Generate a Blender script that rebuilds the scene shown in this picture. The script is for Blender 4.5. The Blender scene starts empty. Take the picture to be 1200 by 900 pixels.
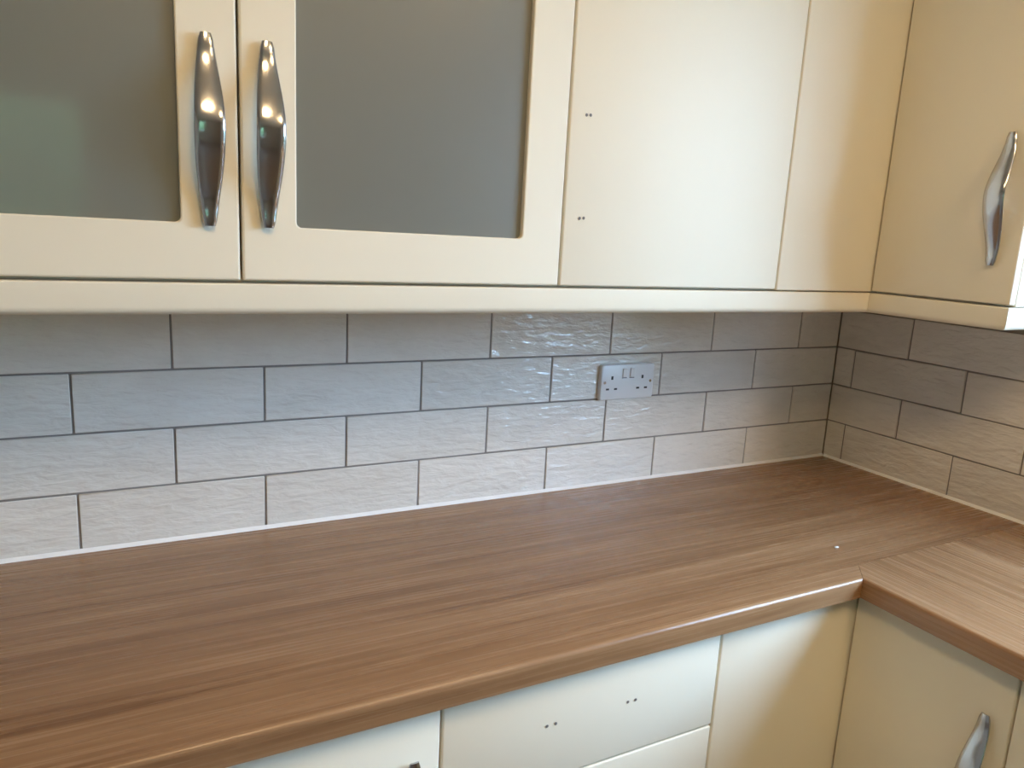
import bpy, bmesh, math, random
from mathutils import Vector, Matrix
random.seed(7)
S = bpy.context.scene
C = S.collection
# ------------------------------------------------------------------ camera
# world: back wall tiles face y=0 (room at y<0), right wall tiles face x=0 (room at x<0)
cam_d = bpy.data.cameras.new('camera'); cam = bpy.data.objects.new('camera', cam_d); C.objects.link(cam)
cam.location = (-1.7466, -1.3793, 1.4774)
cam.rotation_euler = (1.3717, -0.0526, -0.4850)
cam_d.sensor_width = 36.0; cam_d.lens = 882.8 / 1200 * 36.0; cam_d.clip_start = 0.02
S.camera = cam
# ------------------------------------------------------------------ exposure, world
S.view_settings.view_transform = 'Standard'; S.view_settings.look = 'None'
S.view_settings.exposure = 0.28; S.view_settings.gamma = 1.0; S.view_settings.use_curve_mapping = False
W = bpy.data.worlds.new('sky'); S.world = W; W.use_nodes = True
wn = W.node_tree.nodes; wl = W.node_tree.links
wn['Background'].inputs['Color'].default_value = (0.43, 0.655, 1.0, 1)      # even pale blue sky
wn['Background'].inputs['Strength'].default_value = 36.0
LAMP_STRENGTH = 27.0
LAMP_COLOR = (1.0, 0.69, 0.36)
ROOM_X0, ROOM_Y0, CEIL = -3.1, -4.3, 2.36
WIN1 = (-1.90, -0.80, 1.125, 2.08)          # right wall window: y0,y1,z0,z1
WIN2 = (-2.90, -1.80, 1.00, 2.12)           # opposite wall window: x0,x1,z0,z1
def portal(name, loc, rot, sx, sy):
    d = bpy.data.lights.new(name, 'AREA'); d.shape = 'RECTANGLE'; d.size = sx; d.size_y = sy
    d.cycles.is_portal = True
    o = bpy.data.objects.new(name, d); C.objects.link(o); o.location = loc; o.rotation_euler = rot
portal('window_portal', (0.19, (WIN1[0]+WIN1[1])/2, (WIN1[2]+WIN1[3])/2), (0, math.radians(90), 0), WIN1[3]-WIN1[2], WIN1[1]-WIN1[0])
portal('window_portal', ((WIN2[0]+WIN2[1])/2, ROOM_Y0-0.19, (WIN2[2]+WIN2[3])/2), (math.radians(90), 0, 0), WIN2[1]-WIN2[0], WIN2[3]-WIN2[2])

# ------------------------------------------------------------------ materials
def mat(name, col, rough=0.5, metal=0.0, spec=0.5):
    m = bpy.data.materials.new(name); m.use_nodes = True
    b = m.node_tree.nodes['Principled BSDF']
    b.inputs['Base Color'].default_value = (*col, 1); b.inputs['Roughness'].default_value = rough
    b.inputs['Metallic'].default_value = metal; b.inputs['Specular IOR Level'].default_value = spec
    return m, m.node_tree.nodes, m.node_tree.links, b
def noise(N, L, coord, scale, vec=(1, 1, 1), detail=4, rough=0.55, dist=0.0):
    mp = N.new('ShaderNodeMapping'); mp.inputs['Scale'].default_value = vec; L.new(coord, mp.inputs['Vector'])
    n = N.new('ShaderNodeTexNoise'); n.inputs['Scale'].default_value = scale; n.inputs['Detail'].default_value = detail
    n.inputs['Roughness'].default_value = rough; n.inputs['Distortion'].default_value = dist
    L.new(mp.outputs[0], n.inputs['Vector']); return n
def ramp(N, L, fac, stops):
    r = N.new('ShaderNodeValToRGB'); L.new(fac, r.inputs[0]); e = r.color_ramp.elements
    while len(e) < len(stops): e.new(0.5)
    for i, (p, c) in enumerate(stops): e[i].position = p; e[i].color = (*c, 1)
    return r
def bump(N, L, b, h, strength, dist):
    bp = N.new('ShaderNodeBump'); bp.inputs['Strength'].default_value = strength; bp.inputs['Distance'].default_value = dist
    L.new(h, bp.inputs['Height']); L.new(bp.outputs[0], b.inputs['Normal'])
M = {}
def paint(name, col, rough, var=0.03, bs=0.05):
    m, N, L, b = mat(name, col, rough)
    tc = N.new('ShaderNodeTexCoord'); n = noise(N, L, tc.outputs['Object'], 3.0)
    r = ramp(N, L, n.outputs[0], [(0.3, tuple(c*(1-var) for c in col)), (0.7, tuple(min(1, c*(1+var)) for c in col))])
    L.new(r.outputs[0], b.inputs['Base Color'])
    n2 = noise(N, L, tc.outputs['Object'], 260.0, detail=2); bump(N, L, b, n2.outputs[0], bs, 0.001)
    M[name] = m
paint('cream', (0.83, 0.765, 0.615), 0.60, 0.012, 0.03)
paint('carcass', (0.72, 0.68, 0.58), 0.5)
paint('wall_paint', (0.43, 0.38, 0.31), 0.85, 0.03, 0.3)
paint('ceiling_paint', (0.80, 0.78, 0.74), 0.9, 0.02, 0.2)
paint('white_plastic', (0.80, 0.80, 0.80), 0.28, 0.005, 0.0)
paint('sealant', (0.92, 0.91, 0.89), 0.3, 0.01, 0.0)
paint('grout', (0.25, 0.23, 0.215), 0.9, 0.12, 0.6)
paint('dark', (0.035, 0.03, 0.028), 0.6, 0.1, 0.0)
paint('hole', (0.16, 0.145, 0.13), 0.7, 0.1, 0.0)
paint('gap', (0.10, 0.085, 0.07), 0.8, 0.1, 0.0)
paint('upvc', (0.82, 0.82, 0.82), 0.3, 0.01, 0.0)
paint('grass', (0.10, 0.14, 0.05), 0.9, 0.35, 0.5)
paint('hedge', (0.065, 0.10, 0.035), 0.9, 0.4, 0.8)
# brushed chrome
m, N, L, b = mat('chrome', (0.53, 0.53, 0.54), 0.16, 1.0)
tc = N.new('ShaderNodeTexCoord'); n = noise(N, L, tc.outputs['Object'], 60.0, (1, 1, 0.1))
r = ramp(N, L, n.outputs[0], [(0.3, (0.13,)*3), (0.7, (0.2,)*3)]); L.new(r.outputs[0], b.inputs['Roughness']); M['chrome'] = m
# hand-made looking glazed tile
m, N, L, b = mat('tile_glaze', (0.66, 0.645, 0.61), 0.10)
oi = N.new('ShaderNodeObjectInfo'); geo = N.new('ShaderNodeNewGeometry')
add = N.new('ShaderNodeVectorMath'); add.operation = 'ADD'; L.new(geo.outputs['Position'], add.inputs[0])
mul = N.new('ShaderNodeMath'); mul.operation = 'MULTIPLY'; mul.inputs[1].default_value = 37.0
L.new(oi.outputs['Random'], mul.inputs[0]); L.new(mul.outputs[0], add.inputs[1])
n1 = noise(N, L, add.outputs[0], 9.0, (1, 1, 2.2))
tone = N.new('ShaderNodeMath'); tone.operation = 'MULTIPLY_ADD'; tone.inputs[1].default_value = 0.30; L.new(oi.outputs['Random'], tone.inputs[0])
L.new(n1.outputs[0], tone.inputs[2])
r = ramp(N, L, tone.outputs[0], [(0.35, (0.70, 0.665, 0.61)), (0.95, (0.82, 0.785, 0.73))]); L.new(r.outputs[0], b.inputs['Base Color'])
n2 = noise(N, L, add.outputs[0], 24.0, (1, 1, 3.2), detail=3, rough=0.5, dist=0.3)
bump(N, L, b, n2.outputs[0], 0.7, 0.006)
M['tile'] = m
# laminate wood, grain along x or y
def wood(name, axis):
    m, N, L, b = mat(name, (0.3, 0.16, 0.08), 0.28)
    tc = N.new('ShaderNodeTexCoord')
    ax = lambda lo, hi: (lo, hi, hi) if axis == 0 else (hi, lo, hi)
    n = noise(N, L, tc.outputs['Object'], 2.4, ax(0.35, 9), detail=6, rough=0.62, dist=0.5)       # broad bands
    nf = noise(N, L, tc.outputs['Object'], 3.0, ax(1.1, 55), detail=4, rough=0.65, dist=0.2)      # fine streaks
    wv = N.new('ShaderNodeTexWave'); wv.wave_type = 'RINGS'; wv.rings_direction = 'X' if axis == 0 else 'Y'
    mp = N.new('ShaderNodeMapping'); mp.inputs['Scale'].default_value = ax(0.55, 6.0); mp.inputs['Location'].default_value = (0.3, 1.7, -6.1)
    L.new(tc.outputs['Object'], mp.inputs['Vector']); L.new(mp.outputs[0], wv.inputs['Vector'])
    wv.inputs['Scale'].default_value = 3.2; wv.inputs['Distortion'].default_value = 7.0; wv.inputs['Detail'].default_value = 3.0; wv.inputs['Detail Scale'].default_value = 1.2
    m1 = N.new('ShaderNodeMath'); m1.operation = 'MULTIPLY_ADD'; m1.inputs[1].default_value = 0.36; L.new(nf.outputs[0], m1.inputs[0])
    m0 = N.new('ShaderNodeMath'); m0.operation = 'MULTIPLY_ADD'; m0.inputs[1].default_value = 0.09; L.new(wv.outputs[0], m0.inputs[0])
    hs = N.new('ShaderNodeMath'); hs.operation = 'MULTIPLY'; hs.inputs[1].default_value = 0.80; L.new(n.outputs[0], hs.inputs[0])
    L.new(hs.outputs[0], m0.inputs[2]); L.new(m0.outputs[0], m1.inputs[2])
    r = ramp(N, L, m1.outputs[0], [(0.40, (0.190, 0.095, 0.043)), (0.55, (0.272, 0.145, 0.068)), (0.68, (0.335, 0.188, 0.093)), (0.84, (0.415, 0.248, 0.130))])
    L.new(r.outputs[0], b.inputs['Base Color'])
    rr = ramp(N, L, nf.outputs[0], [(0.3, (0.22,)*3), (0.7, (0.31,)*3)]); L.new(rr.outputs[0], b.inputs['Roughness'])
    bump(N, L, b, nf.outputs[0], 0.10, 0.0006)
    M[name] = m
wood('wood_x', 0); wood('wood_y', 1)
# frosted grey glass of the cabinet doors
m, N, L, b = mat('frosted_glass', (0.37, 0.375, 0.325), 0.42)
b.inputs['Transmission Weight'].default_value = 0.55; b.inputs['IOR'].default_value = 1.45
b.inputs['Coat Weight'].default_value = 1.0; b.inputs['Coat Roughness'].default_value = 0.07
tc = N.new('ShaderNodeTexCoord'); n = noise(N, L, tc.outputs['Object'], 500.0, detail=1); bump(N, L, b, n.outputs[0], 0.05, 0.0005)
M['frosted'] = m
# clear window pane: transparent with a Fresnel gloss
m = bpy.data.materials.new('window_glass'); m.use_nodes = True; N = m.node_tree.nodes; L = m.node_tree.links; N.clear()
out = N.new('ShaderNodeOutputMaterial'); tr = N.new('ShaderNodeBsdfTransparent'); gl = N.new('ShaderNodeBsdfGlossy'); gl.inputs['Roughness'].default_value = 0.02
lw = N.new('ShaderNodeLayerWeight'); lw.inputs['Blend'].default_value = 0.25
fr = N.new('ShaderNodeMath'); fr.operation = 'MULTIPLY_ADD'; fr.inputs[1].default_value = 0.4; fr.inputs[2].default_value = 0.04; L.new(lw.outputs['Facing'], fr.inputs[0]); mxs = N.new('ShaderNodeMixShader'); tr.inputs['Color'].default_value = (0.95, 0.97, 0.96, 1)
L.new(fr.outputs[0], mxs.inputs[0]); L.new(tr.outputs[0], mxs.inputs[1]); L.new(gl.outputs[0], mxs.inputs[2]); L.new(mxs.outputs[0], out.inputs[0])
M['window_glass'] = m
# lamp lens
m, N, L, b = mat('lamp_lens', (0.9, 0.85, 0.7), 0.4)
b.inputs['Emission Color'].default_value = (*LAMP_COLOR, 1); b.inputs['Emission Strength'].default_value = LAMP_STRENGTH
M['lamp_lens'] = m
# floor tiles
m, N, L, b = mat('floor_vinyl', (0.26, 0.2, 0.15), 0.45)
tc = N.new('ShaderNodeTexCoord'); n = noise(N, L, tc.outputs['Object'], 2.0, (1, 9, 1)); r = ramp(N, L, n.outputs[0], [(0.3, (0.2, 0.14, 0.1)), (0.7, (0.32, 0.25, 0.19))])
L.new(r.outputs[0], b.inputs['Base Color']); M['floor'] = m

# ------------------------------------------------------------------ mesh helpers
def link(name, me, material, parent=None, loc=None):
    o = bpy.data.objects.new(name, me); C.objects.link(o)
    if material and not me.materials: me.materials.append(M[material])
    if parent is not None: o.parent = parent
    if loc is not None: o.location = loc
    return o
def finish(bm, name, smooth=True, angle=40):
    bmesh.ops.recalc_face_normals(bm, faces=bm.faces)
    me = bpy.data.meshes.new(name); bm.to_mesh(me); bm.free()
    if smooth:
        for p in me.polygons: p.use_smooth = True
        try: me.set_sharp_from_angle(angle=math.radians(angle))
        except Exception: pass
    return me
def add_box(bm, x0, x1, y0, y1, z0, z1):
    vs = [bm.verts.new((x, y, z)) for x in (x0, x1) for y in (y0, y1) for z in (z0, z1)]
    fs = [(0,1,3,2),(4,6,7,5),(0,4,5,1),(2,3,7,6),(0,2,6,4),(1,5,7,3)]
    return vs, [bm.faces.new([vs[i] for i in f]) for f in fs]
def boxes_me(name, lst, bev=0.0, seg=2):
    bm = bmesh.new()
    for b in lst: add_box(bm, *b)
    if bev > 0: bmesh.ops.bevel(bm, geom=bm.edges[:], offset=bev, segments=seg, affect='EDGES', profile=0.5)
    return finish(bm, name)
def box(name, b, material, parent=None, bev=0.0, seg=2):
    """box whose object origin is its centre (or the parent's frame if parented)"""
    x0, x1, y0, y1, z0, z1 = b
    c = Vector(((x0+x1)/2, (y0+y1)/2, (z0+z1)/2))
    me = boxes_me(name, [(x0-c.x, x1-c.x, y0-c.y, y1-c.y, z0-c.z, z1-c.z)], bev, seg)
    o = link(name, me, material, parent)
    base = world_of(parent)
    o.location = c - base
    return o
def world_of(p):
    v = Vector((0, 0, 0))
    while p is not None: v = v + p.location; p = p.parent
    return v
def tag(o, label=None, cat=None, group=None, kind=None):
    if label: o['label'] = label
    if cat: o['category'] = cat
    if group: o['group'] = group
    if kind: o['kind'] = kind
    return o
def thing(name, loc, label, cat, group=None):
    o = bpy.data.objects.new(name, None); C.objects.link(o); o.location = loc; o.empty_display_size = 0.05
    return tag(o, label, cat, group)
def rrect(w, h, r, n=6):
    pts = []
    for cx, cz, a0 in ((w/2-r, h/2-r, 0), (-w/2+r, h/2-r, 90), (-w/2+r, -h/2+r, 180), (w/2-r, -h/2+r, 270)):
        for i in range(n+1):
            a = math.radians(a0 + 90*i/n); pts.append((cx + r*math.cos(a), cz + r*math.sin(a)))
    return pts
def loft(name, loops, closed_ring=False, caps=True, angle=40):
    bm = bmesh.new(); L = [[bm.verts.new(p) for p in lp] for lp in loops]
    k = len(L); n = len(L[0])
    for i in range(k if closed_ring else k-1):
        a, b = L[i], L[(i+1) % k]
        for j in range(n): bm.faces.new((a[j], a[(j+1) % n], b[(j+1) % n], b[j]))
    if caps and not closed_ring: bm.faces.new(L[0]); bm.faces.new(L[-1])
    return finish(bm, name, True, angle)

# ------------------------------------------------------------------ room shell
Z0 = 0.91           # worktop top
RH = 0.1022         # tile row pitch
TP = 0.3016         # tile column pitch
WB = 0.008          # plaster lies 8 mm behind the tile faces
tag(box('floor', (ROOM_X0-0.1, 0.2, ROOM_Y0-0.2, 0.2, -0.06, 0.0), 'floor'), kind='structure')
tag(box('ceiling', (ROOM_X0-0.1, 0.2, ROOM_Y0-0.2, 0.2, CEIL, CEIL+0.06), 'ceiling_paint'), kind='structure')
wall_back = tag(box('wall_back', (ROOM_X0-0.1, 0.2, WB, 0.2, 0, CEIL), 'wall_paint'), kind='structure')
tag(box('wall_left', (ROOM_X0-0.1, ROOM_X0, ROOM_Y0, WB, 0, CEIL), 'wall_paint'), kind='structure')
y0, y1, z0, z1 = WIN1
wall_right = tag(link('wall_right', boxes_me('wall_right', [
    (WB, 0.2, y1, WB, 0, CEIL), (WB, 0.2, ROOM_Y0, y0, 0, CEIL), (WB, 0.2, y0, y1, 0, z0), (WB, 0.2, y0, y1, z1, CEIL)]), 'wall_paint'), kind='structure')
x0, x1, z0, z1 = WIN2
tag(link('wall_front', boxes_me('wall_front', [
    (ROOM_X0, x0, ROOM_Y0-0.2, ROOM_Y0, 0, CEIL), (x1, WB, ROOM_Y0-0.2, ROOM_Y0, 0, CEIL),
    (x0, x1, ROOM_Y0-0.2, ROOM_Y0, 0, z0), (x0, x1, ROOM_Y0-0.2, ROOM_Y0, z1, CEIL)]), 'wall_paint'), kind='structure')
dr = tag(bpy.data.objects.new('door_1', None), kind='structure'); C.objects.link(dr); dr.location = (WB, -2.9, 0)
def dpart(name, lst, material, bev=0.003):
    o = link(name, boxes_me(name, lst, bev, 1), material, dr); o.location = -world_of(dr); return o
dpart('door_frame', [(-0.03, WB-0.0005, -2.52, -2.46, 0, 2.0), (-0.03, WB-0.0005, -3.34, -3.28, 0, 2.0), (-0.03, WB-0.0005, -3.28, -2.52, 1.94, 2.0)], 'upvc')
dpart('door_leaf', [(-0.02, WB-0.001, -3.277, -2.523, 0.005, 1.937)], 'upvc')
dpart('door_panel', [(-0.026, -0.0205, -3.16, -2.64, 0.15, 0.85)], 'upvc')
dpart('door_panel', [(-0.026, -0.0205, -3.16, -2.64, 1.0, 1.82)], 'upvc')
# windows (frame members, panes, sill)
def window(name, axis, a0, a1, z0, z1, d, sill):
    """axis 1: in the right wall (a = y, depth = x); axis 0: in the front wall (a = x, depth = y)"""
    def bx(a, b, c0, c1, p, q): return (c0, c1, a, b, p, q) if axis == 1 else (a, b, c0, c1, p, q)
    am = (a0+a1)/2; f = 0.055
    root = tag(bpy.data.objects.new(name, None), kind='structure'); C.objects.link(root)
    lst = [bx(a0, a0+f, d-0.03, d+0.03, z0, z1), bx(a1-f, a1, d-0.03, d+0.03, z0, z1), bx(a0+f, a1-f, d-0.03, d+0.03, z0, z0+f),
           bx(a0+f, a1-f, d-0.03, d+0.03, z1-f, z1), bx(am-f/2, am+f/2, d-0.03, d+0.03, z0+f, z1-f)]
    link('window_frame', boxes_me('window_frame', lst, 0.004, 1), 'upvc', root)
    for p, q in ((a0+f, am-f/2), (am+f/2, a1-f)):
        box('pane', bx(p, q, d-0.003, d+0.003, z0+f, z1-f), 'window_glass', root)
    box('window_sill', bx(a0+0.002, a1-0.002, sill[0], sill[1], z0-0.0, z0+0.018), 'upvc', root, 0.004)
window('window_1', 1, WIN1[0], WIN1[1], WIN1[2], WIN1[3], 0.13, (-0.012, 0.099))
window('window_2', 0, WIN2[0], WIN2[1], WIN2[2], WIN2[3], ROOM_Y0-0.13, (ROOM_Y0-0.099, ROOM_Y0+0.012))
tag(box('garden_lawn', (-14, 14, -18, 10, -0.30, -0.25), 'grass'), kind='structure')

def hedge(name_label, axis, lo, hi, near, top):
    bm = bmesh.new(); nx = 60; rnd = random.Random(3)
    prof = [(0.05, -0.25), (0, 0.3), (0, 0.55*top), (0.03, top-0.25), (0.15, top-0.04), (0.4, top), (0.7, top-0.05), (0.8, top-0.4), (0.8, -0.25)]
    rows = []
    for i in range(nx+1):
        y = lo + (hi-lo)*i/nx; row = []
        for d, z in prof:
            d += rnd.uniform(-.05, .05); yy = y + rnd.uniform(-.04, .04); zz = z + (rnd.uniform(-.05, .05) if z > 0 else 0)
            row.append(bm.verts.new((near+d, yy, zz) if axis == 1 else (yy, near-d, zz)))
        rows.append(row)
    for i in range(nx):
        for j in range(len(prof)-1): bm.faces.new((rows[i][j], rows[i][j+1], rows[i+1][j+1], rows[i+1][j]))
    bm.faces.new(rows[0]); bm.faces.new(rows[-1])
    tag(link('added_hedge', finish(bm, 'added_hedge', False), 'hedge'), name_label, 'hedge')
hedge('added low green hedge blocking low sky light outside the worktop window', 1, -5.0, 3.0, 1.30, 1.6)  # unseen, added to keep low-angle sky light off the upper tile rows
hedge('added tall green hedge hiding the sky outside the far window', 0, -5.0, 0.8, ROOM_Y0-1.3, 3.3)  # unseen, added so the far window reflects only green
# wall tiles: every tile its own object, half-bond courses
TILE_T, JNT = 0.0075, 0.0034
tile_cache = {}
def tile_mesh(w, h):
    key = (round(w, 4), round(h, 4))
    if key not in tile_cache:
        me = boxes_me('tile', [(-w/2, w/2, 0, TILE_T, -h/2, h/2)], 0.0011, 1); me.materials.append(M['tile']); tile_cache[key] = me
    return tile_cache[key]
def course(wall, which, row, start, end, first):
    """tiles run from start (the corner, 0) outwards; first = width pitch of the first piece"""
    zc = Z0 + 0.001 + RH*row + RH/2
    a = start; w = first
    while a < end - 0.01:
        b = min(a + w, end); tw = b - a - JNT; c = (a + b)/2
        o = bpy.data.objects.new('tile', tile_mesh(tw, RH-JNT)); C.objects.link(o)
        jit = random.uniform(-0.0004, 0.0004)
        tilt = random.uniform(-0.0035, 0.0035); tilt2 = random.uniform(-0.006, 0.006)
        p = Vector((-c, jit, zc)) if which == 'back' else Vector((jit, -c, zc))
        o.rotation_euler = (tilt2, 0, tilt) if which == 'back' else (0, tilt2, -math.pi/2 + tilt)
        o.parent = wall; o.location = p - world_of(wall)
        a = b; w = TP
for row in range(4):
    course(wall_back, 'back', row, 0.0, 2.45, TP if row % 2 == 0 else TP/2)
    course(wall_right, 'right', row, 0.0, 2.15 if row < 2 else 0.80, 0.0585 if row % 2 == 0 else 0.2095)
def grout_slab(wall, b):
    o = link('grout', boxes_me('grout', [b]), 'grout', wall); o.location = -world_of(wall)
grout_slab(wall_back, (-2.45, 0.0, 0.0022, WB, Z0+0.001, Z0+4*RH))
grout_slab(wall_right, (0.0022, WB, -0.80, 0.0, Z0+0.001, Z0+4*RH))
grout_slab(wall_right, (0.0022, WB, -2.15, -0.80, Z0+0.001, Z0+2*RH))

# ------------------------------------------------------------------ worktops with a mason's mitre
YF, XF, WT = -0.589, -0.594, 0.036
def worktop(name, pts, front, material, label):
    bm = bmesh.new()
    top = [bm.verts.new((x, y, Z0)) for x, y in pts]; bot = [bm.verts.new((x, y, Z0-WT)) for x, y in pts]
    bm.faces.new(top); bm.faces.new(bot[::-1]); n = len(pts)
    for i in range(n): bm.faces.new((top[i], top[(i+1) % n], bot[(i+1) % n], bot[i]))
    bm.edges.ensure_lookup_table()
    def on(e, zz): return all(abs(v.co[front[0]]-front[1]) < 1e-6 and abs(v.co.z-zz) < 1e-6 for v in e.verts)
    ed = [e for e in bm.edges if on(e, Z0)]
    bmesh.ops.bevel(bm, geom=ed, offset=0.007, segments=6, affect='EDGES', profile=0.5)
    ed = [e for e in bm.edges if on(e, Z0-WT)]
    bmesh.ops.bevel(bm, geom=ed, offset=0.004, segments=3, affect='EDGES', profile=0.5)
    o = link(name, finish(bm, name), material); return tag(o, label, 'worktop')
g = 0.0003; JX, JY = -0.548, -0.543
worktop('worktop', [(-2.42, -0.0005), (-0.0005, -0.0005), (-0.0005, JY+g), (JX-g, JY+g), (XF, YF), (-2.42, YF)], (1, YF), 'wood_x',
        'long wood-effect worktop running below the socket, grain along the tiled wall')
worktop('worktop', [(-0.0005, JY-g), (-0.0005, -2.10), (XF, -2.10), (XF, YF-2*g), (JX+g, JY-g)], (0, XF), 'wood_y',
        'shorter wood-effect return worktop mitred into the corner, beside the chrome-handled corner cupboard')
def bead(name, a, b, n):
    """white silicone fillet from a to b; n points away from the wall"""
    pr = [(0.0, 0.0), (0.0055, 0.0), (0.0045, 0.0010), (0.0030, 0.0025), (0.0014, 0.0046), (0.0, 0.0062)]
    lp = [[(p[0]+n[0]*u, p[1]+n[1]*u, Z0+v) for u, v in pr] for p in (a, b)]
    tag(link(name, loft(name, lp), 'sealant'), kind='structure')
bead('trim_1', (-2.42, -0.0005), (-0.0005, -0.0005), (0, -1))
bead('trim_2', (-0.0005, -0.006), (-0.0005, -2.10), (-1, 0))

# ------------------------------------------------------------------ bow handle (shared mesh): local z along the length, local -y out of the door
def handle_mesh(length=0.226):
    loops = []; K = 30; n = 16
    for i in range(K+1):
        t = i/K; z = length*(0.5 - t)
        s = math.sin(math.pi*t)
        hw = 0.0078 + 0.0100*max(0, s)**1.1
        if t < 0.03 or t > 0.97: hw *= 0.80 if (i in (0, K)) else 0.95
        # outward offset: flat feet, S-shaped rise, long bow, its crest a little below the middle
        u = (t - 0.07)/0.86; u = min(1, max(0, u))
        up = min(1, u/0.46); dn = min(1, (1-u)/0.54)
        sm = lambda q: q*q*(3-2*q)
        off = 0.0075 + 0.0240*sm(up)*sm(dn)
        th = 0.0030 if i not in (0, K) else 0.0015
        lp = []
        for j in range(n):
            a = 2*math.pi*j/n; ca, sa = math.cos(a), math.sin(a)
            x = hw*math.copysign(abs(ca)**0.62, ca); y = th*math.copysign(abs(sa)**0.7, sa)
            y -= 0.0009*(1-(x/hw)**2)          # crowned outer face
            lp.append((x, -off + y, z))
        loops.append(lp)
    bm = bmesh.new()
    L = [[bm.verts.new(p) for p in lp] for lp in loops]
    for i in range(K):
        for j in range(n): bm.faces.new((L[i][j], L[i][(j+1) % n], L[i+1][(j+1) % n], L[i+1][j]))
    bm.faces.new(L[0]); bm.faces.new(L[-1][::-1])
    for zc in (length/2-0.013, -length/2+0.013):   # feet standing on the door
        r = bmesh.ops.create_cone(bm, cap_ends=True, segments=12, radius1=0.0055, radius2=0.0055, depth=0.008)
        for v in r['verts']: v.co = Vector((v.co.x, -0.004 + v.co.z, zc + v.co.y))
    return finish(bm, 'handle', True, 50)
HANDLE = handle_mesh(); HANDLE.materials.append(M['chrome'])
HOLE = None
def hole_mesh():
    bm = bmesh.new(); bmesh.ops.create_cone(bm, cap_ends=True, segments=12, radius1=0.0025, radius2=0.0019, depth=0.0010)
    for v in bm.verts: v.co = Vector((v.co.x, v.co.z, v.co.y))
    return finish(bm, 'screw_hole')
HOLE = hole_mesh(); HOLE.materials.append(M['hole'])
T = 0.019       # door thickness
def put(mesh, name, parent, wpos, face):
    o = bpy.data.objects.new(name, mesh); C.objects.link(o); o.parent = parent; o.location = Vector(wpos) - world_of(parent)
    if face == 'R': o.rotation_euler = (0, 0, -math.pi/2)       # local -y -> world -x
    return o
G = 0.0016      # half gap between fronts
def front_box(name, face, plane, a0, a1, z0, z1, parent, bev=0.0028, material='cream'):
    b = (a0+G, a1-G, plane, plane+T, z0, z1) if face == 'B' else (plane, plane+T, a0+G, a1-G, z0, z1)
    return box(name, b, material, parent, bev, 3)
def add_handle(door, face, plane, a, zc):
    wpos = (a, plane-0.0001, zc) if face == 'B' else (plane-0.0001, a, zc)
    return tag(put(HANDLE, 'handle', door, wpos, face), 'brushed chrome bow handle')
def add_hole(door, face, plane, a, z):
    wpos = (a, plane-0.0001, z) if face == 'B' else (plane-0.0001, a, z)
    return put(HOLE, 'screw_hole', door, wpos, face)
def carcass(parent, b, open_front=None, shelves=()):
    """cabinet box of 16 mm board, open at the side the doors close"""
    x0, x1, y0, y1, z0, z1 = b; t = 0.016
    lst = [(x0, x1, y0, y1, z0, z0+t), (x0, x1, y0, y1, z1-t, z1)]
    if open_front == 'B':
        lst += [(x0, x0+t, y0, y1, z0+t, z1-t), (x1-t, x1, y0, y1, z0+t, z1-t), (x0+t, x1-t, y1-0.008, y1, z0+t, z1-t)]
    else:
        lst += [(x0, x1, y0, y0+t, z0+t, z1-t), (x0, x1, y1-t, y1, z0+t, z1-t), (x1-0.008, x1, y0+t, y1-t, z0+t, z1-t)]
    o = link('carcass', boxes_me('carcass', lst), 'carcass', parent); o.location = -world_of(parent)
    for zs in shelves:
        s = (x0+t, x1-t, y0+0.03, y1-0.01, zs, zs+t)
        box('shelf', s, 'carcass', parent)
    return o

# ------------------------------------------------------------------ wall cabinets
YU, XU = -0.345, -0.361
ZB, ZT = 1.3975, 2.085          # bottom and top of the wall doors
CB, CT = 1.394, 2.089
X12, X23, X3F, YR = -1.594, -1.1125, -0.6306, -0.6228
XL = X12 - (X23 - X12)
def glazed_door(parent, a0, a1, hx, hz):
    w, h = a1-a0-2*G, ZT-ZB; cx, cz = (a0+a1)/2, (ZB+ZT)/2
    st = 0.0705-G
    iw, ih = w-2*st, h-2*0.0705
    e = 0.0028
    def lp(pts, y): return [(x, y, z) for x, z in pts]
    loops = [lp(rrect(w, h, 0.0015), YU+T), lp(rrect(w, h, 0.0015), YU+e), lp(rrect(w-0.7*e, h-0.7*e, 0.0015), YU+0.3*e), lp(rrect(w-2*e, h-2*e, 0.0015), YU),
             lp(rrect(iw+0.004, ih+0.004, 0.0085), YU), lp(rrect(iw+0.001, ih+0.001, 0.0075), YU+0.0007), lp(rrect(iw, ih, 0.007), YU+0.002), lp(rrect(iw, ih, 0.007), YU+T)]
    loops = [[(x, y-YU, z) for x, y, z in l] for l in loops]
    d = link('door', loft('door', loops, closed_ring=True, angle=18), 'cream', parent)
    d.location = Vector((cx, YU, cz)) - world_of(parent)
    gme = boxes_me('glass_pane', [(-iw/2-0.0, iw/2+0.0, 0.0085, 0.0135, -ih/2, ih/2)])
    tag(link('glass_pane', gme, 'frosted', d), 'grey frosted glass pane')
    add_handle(d, 'B', YU, hx, hz)
    return d
cab = thing('wall_cabinet', ((XL+X23)/2, YU/2, CB), 'cream wall cabinet with two frosted glass doors and chrome bow handles', 'cabinet')
carcass(cab, (XL, X23, YU+T+0.001, WB-0.001, CB, CT), 'B', (1.62, 1.85))
glazed_door(cab, XL, X12, -1.6315, 1.578)
glazed_door(cab, X12, X23, -1.5605, 1.579)
cab = thing('wall_cabinet', ((X23+X3F)/2, YU/2, CB), 'plain cream wall cabinet with bare handle screw holes, above the socket', 'cabinet')
carcass(cab, (X23+0.0005, X3F, YU+T+0.001, WB-0.001, CB, CT), 'B')
d = front_box('door', 'B', YU, X23, X3F, ZB, ZT, cab)
for z in (1.6607, 1.5044):
    add_hole(d, 'B', YU, -1.082, z); add_hole(d, 'B', YU, -1.0745, z+0.0006)
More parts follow.
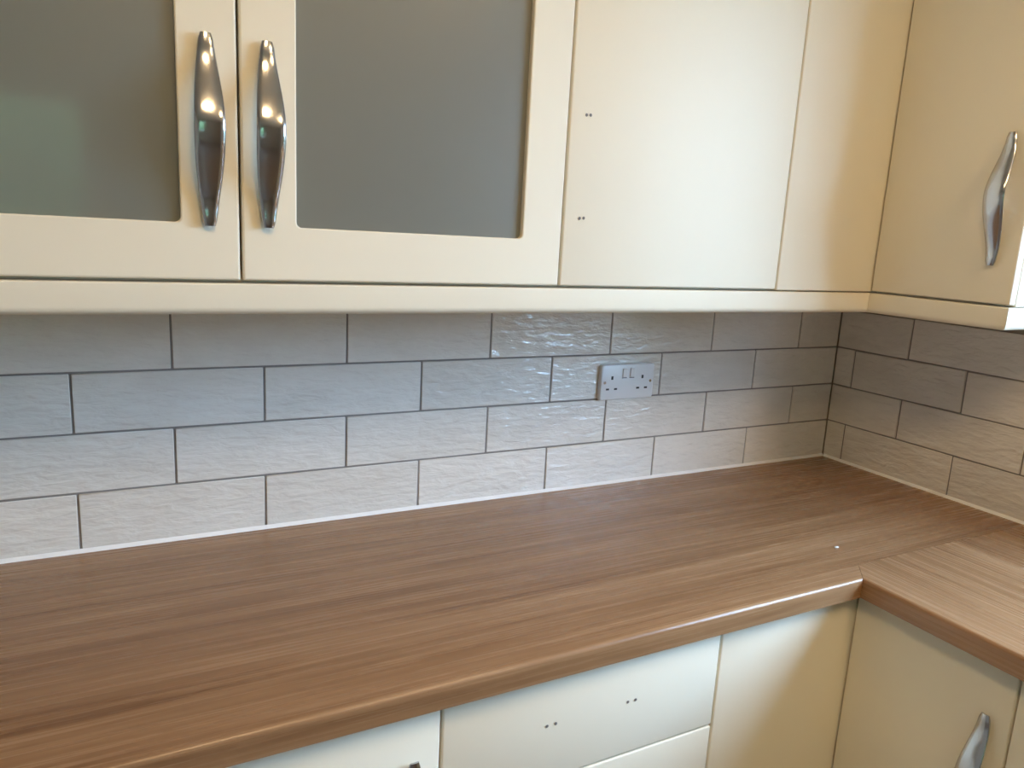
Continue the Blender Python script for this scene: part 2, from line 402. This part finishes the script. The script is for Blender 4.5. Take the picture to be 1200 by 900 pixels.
cab = thing('corner_wall_cabinet', ((X3F+XU)/2, YU/2, CB), 'cream blank corner panel between plain wall cabinet and end cabinet', 'cabinet')
carcass(cab, (X3F+0.0005, WB-0.001, YU+T+0.001, WB-0.001, CB, CT), 'B')
b_ = (X3F+G, XU+T-0.0005, YU, YU+T, ZB-0.002, ZT); box('corner_panel', b_, 'cream', cab, 0.0028, 3)
cab = thing('wall_cabinet', (XU/2, (YU+YR)/2, CB), 'cream end wall cabinet with one handled door and daylit end panel', 'cabinet')
carcass(cab, (XU+T+0.001, WB-0.001, YR+0.019, YU-0.0015, CB, CT), 'R')
d = front_box('door', 'R', XU, YR-G+0.0005, YU-0.001, ZB, ZT, cab)
add_handle(d, 'R', XU, -0.5815, 1.577)
box('end_panel', (XU+T+0.0003, WB-0.001, YR, YR+0.018, ZB-0.003, ZT), 'cream', cab, 0.0015, 2)
# pelmet (light rail) below the doors
PB, PT = 1.3525, 1.3930
def pelmet_run(name, ring, parent):
    """ring: list of (point, outward offset direction) along the mitred run; profile offsets from the front plane"""
    pr = [(0.0, PT-0.0015), (0.0, PB+0.010), (-0.0012, PB+0.0055), (-0.0045, PB+0.0015), (-0.009, PB), (-0.020, PB), (-0.020, PT), (-0.0015, PT)]
    lp = []
    for (x, y), (dx, dy) in ring: lp.append([(x-dx*-u, y-dy*-u, z) for u, z in pr])
    me = loft(name, lp, angle=35)
    o = link(name, me, 'cream', parent)
    if parent is not None: o.location = -world_of(parent)
    return o
o = pelmet_run('pelmet', [((XL, YU), (0, -1)), ((XU-0.0003, YU), (-1, -1))], None)
tag(o, 'long cream pelmet strip under the glazed and plain wall cabinets', 'pelmet')
pel = thing('pelmet', (XU, (YU+YR)/2, PB), 'short cream pelmet under the end wall cabinet, returning round its daylit end', 'pelmet')
pelmet_run('front_rail', [((XU, YU-0.0003), (-1, -1)), ((XU, YR), (-1, -1))], pel)
pelmet_run('end_rail', [((XU+0.0003, YR), (-1, -1)), ((WB-0.001, YR), (0, -1))], pel)

# ------------------------------------------------------------------ base cabinets
YB, XB = -0.567, -0.571
PL, BT = 0.14, Z0-WT-0.0005       # plinth height, carcass top
BF = BT-0.006                     # front top
XD0, XD1 = -1.3855, -0.8965       # drawer unit
cab = thing('base_cabinet', (-1.63, YB/2, PL), 'cream base cupboard with chrome handle, beside the drawer unit', 'cabinet')
carcass(cab, (XD0-0.488, XD0-0.0005, YB+T+0.001, -0.002, PL, BT), 'B')
d = front_box('door', 'B', YB, XD0-0.488, XD0, PL+0.003, BF, cab); add_handle(d, 'B', YB, -1.4255, 0.683)
cab = thing('base_cabinet', (-2.1, YB/2, PL), 'cream base cupboard at the open end of the long worktop', 'cabinet')
carcass(cab, (XD0-0.976, XD0-0.4885, YB+T+0.001, -0.002, PL, BT), 'B')
d = front_box('door', 'B', YB, XD0-0.976, XD0-0.488, PL+0.003, BF, cab); add_handle(d, 'B', YB, XD0-0.525, 0.674)
cab = thing('drawer_cabinet', ((XD0+XD1)/2, YB/2, PL), 'cream drawer unit under the worktop with bare handle screw holes', 'cabinet')
carcass(cab, (XD0, XD1-0.0005, YB+T+0.001, -0.002, PL, BT), 'B')
zs = [BF, 0.6934, 0.5200, 0.3465, PL+0.003]
for i in range(4):
    d = front_box('drawer_front', 'B', YB, XD0, XD1, zs[i+1]+G, zs[i]-(0 if i == 0 else G), cab)
    zc = 0.785 if i == 0 else (zs[i]+zs[i+1])/2
    for a in (-1.2205, -1.2060, -1.0775, -1.0630): add_hole(d, 'B', YB, a, zc)
cab = thing('corner_base_cabinet', ((XD1+XB)/2, YB/2, PL), 'cream blank corner panel below the worktop beside the drawer unit', 'cabinet')
carcass(cab, (XD1, -0.002, YB+T+0.001, -0.002, PL, BT), 'B')
box('corner_panel', (XD1+G, XB+T-0.0005, YB, YB+T, PL+0.003, BF), 'cream', cab, 0.0028, 3)
YG = -0.851
cab = thing('base_cabinet', (XB/2, (YB+YG)/2, PL), 'cream corner cupboard under the return worktop, chrome handle on its door', 'cabinet')
carcass(cab, (XB+T+0.001, -0.002, YG+0.0005, YB-0.001, PL, BT), 'R')
d = front_box('door', 'R', XB, YG, YB-0.0005, PL+0.003, BF, cab); add_handle(d, 'R', XB, -0.8165, 0.672)
for k in range(2):
    ya, yb = YG-0.6*(k+1), YG-0.6*k
    cab = thing('base_cabinet', (XB/2, (ya+yb)/2, PL), ('cream base cupboard next to the corner cupboard under the return worktop', 'cream base cupboard at the far end of the return worktop')[k], 'cabinet')
    carcass(cab, (XB+T+0.001, -0.002, ya+0.0005, yb, PL, BT), 'R')
    d = front_box('door', 'R', XB, ya, yb, PL+0.003, BF, cab); add_handle(d, 'R', XB, ya+0.04, 0.672)
tag(box('plinth', (-2.36, XB+0.051, YB+0.05, YB+0.066, 0, PL), 'cream'), 'cream plinth board below the long run of base units', 'plinth')
tag(box('plinth', (XB+0.05, XB+0.066, -2.05, YB+0.049, 0, PL), 'cream'), 'cream plinth board below the return run of base units', 'plinth')

# ------------------------------------------------------------------ double socket
SX, SZ = -0.7055, 1.1550
so = thing('double_socket', (SX, 0, SZ), 'white plastic double switched socket on the tiled wall', 'socket')
def dome_plate():
    w, h = 0.150, 0.0825; d = 0.0105
    ls = []
    for k, (sw, y, r) in enumerate([(0.0, 0.0, 0.006), (0.0, -0.006, 0.006), (0.0012, -0.0085, 0.006), (0.004, -0.0100, 0.005), (0.007, -d, 0.004)]):
        ls.append([(x, y-0.0004, z) for x, z in rrect(w-sw, h-sw, r)])
    return loft('faceplate', ls, angle=50)
link('faceplate', dome_plate(), 'white_plastic', so)
FP = -0.0109
def sbox(name, x, z, w, h, d, material, parent, bev=0.0):
    b = (SX+x-w/2, SX+x+w/2, FP-d, FP+0.0005, SZ+z-h/2, SZ+z+h/2)
    return box(name, b, material, parent, bev, 1)
for sx in (-0.0105, 0.0105):
    rk = sbox('rocker_switch', sx, 0.0215, 0.0125, 0.021, 0.0030, 'white_plastic', so, 0.0012)
    sbox('painted_shadow', sx, 0.0095, 0.0135, 0.0016, 0.0002, 'dark', so)  # dark strip painted in as the shadow below the rocker
for gx in (-0.0440, 0.0410):
    sbox('earth_slot', gx, 0.0105, 0.0055, 0.0080, 0.0002, 'dark', so)
    for s in (-0.0112, 0.0112): sbox('pin_slot', gx+s, -0.0155, 0.0085, 0.0042, 0.0002, 'dark', so)
for gx in (-0.0640, 0.0640):
    bm = bmesh.new(); bmesh.ops.create_cone(bm, cap_ends=True, segments=16, radius1=0.0034, radius2=0.003, depth=0.0012)
    for v in bm.verts: v.co = Vector((v.co.x, v.co.z, v.co.y))
    o = link('screw', finish(bm, 'screw'), 'chrome', so, (gx, FP, 0.0))

# ------------------------------------------------------------------ ceiling dome light
def ring(r, z, n=40): return [(r*math.cos(2*math.pi*j/n), r*math.sin(2*math.pi*j/n), z) for j in range(n)]
for x, y, lab in ((-1.56, -1.40, 'round flush ceiling light with warm opal dome in front of the glazed cabinet'),
                  (-0.75, -1.72, 'added round flush ceiling light with warm opal dome, softening the shadow on the tiles')):  # second light is added to smooth the lamp shadow edge on the tiles
    t = thing('ceiling_light', (x, y, CEIL), lab, 'ceiling light', 'flush dome ceiling lights')
    link('base_ring', loft('base_ring', [ring(0.190, -0.0005), ring(0.195, -0.012), ring(0.190, -0.022), ring(0.175, -0.024), ring(0.175, -0.0005)], closed_ring=True), 'chrome', t)
    link('opal_dome', loft('opal_dome', [ring(0.173, -0.010), ring(0.173, -0.028), ring(0.160, -0.050), ring(0.132, -0.068), ring(0.09, -0.080), ring(0.03, -0.086)]), 'lamp_lens', t)
# ------------------------------------------------------------------ crumb on the worktop
bm = bmesh.new(); bmesh.ops.create_icosphere(bm, subdivisions=2, radius=0.0035)
for v in bm.verts: v.co = Vector((v.co.x*1.5, v.co.y, v.co.z*0.45)) * random.uniform(0.85, 1.1)
zmin = min(v.co.z for v in bm.verts)
tag(link('crumb', finish(bm, 'crumb'), 'sealant', None, (-0.5227, -0.474, Z0-zmin)), 'tiny white crumb lying on the worktop near the corner joint', 'crumb')
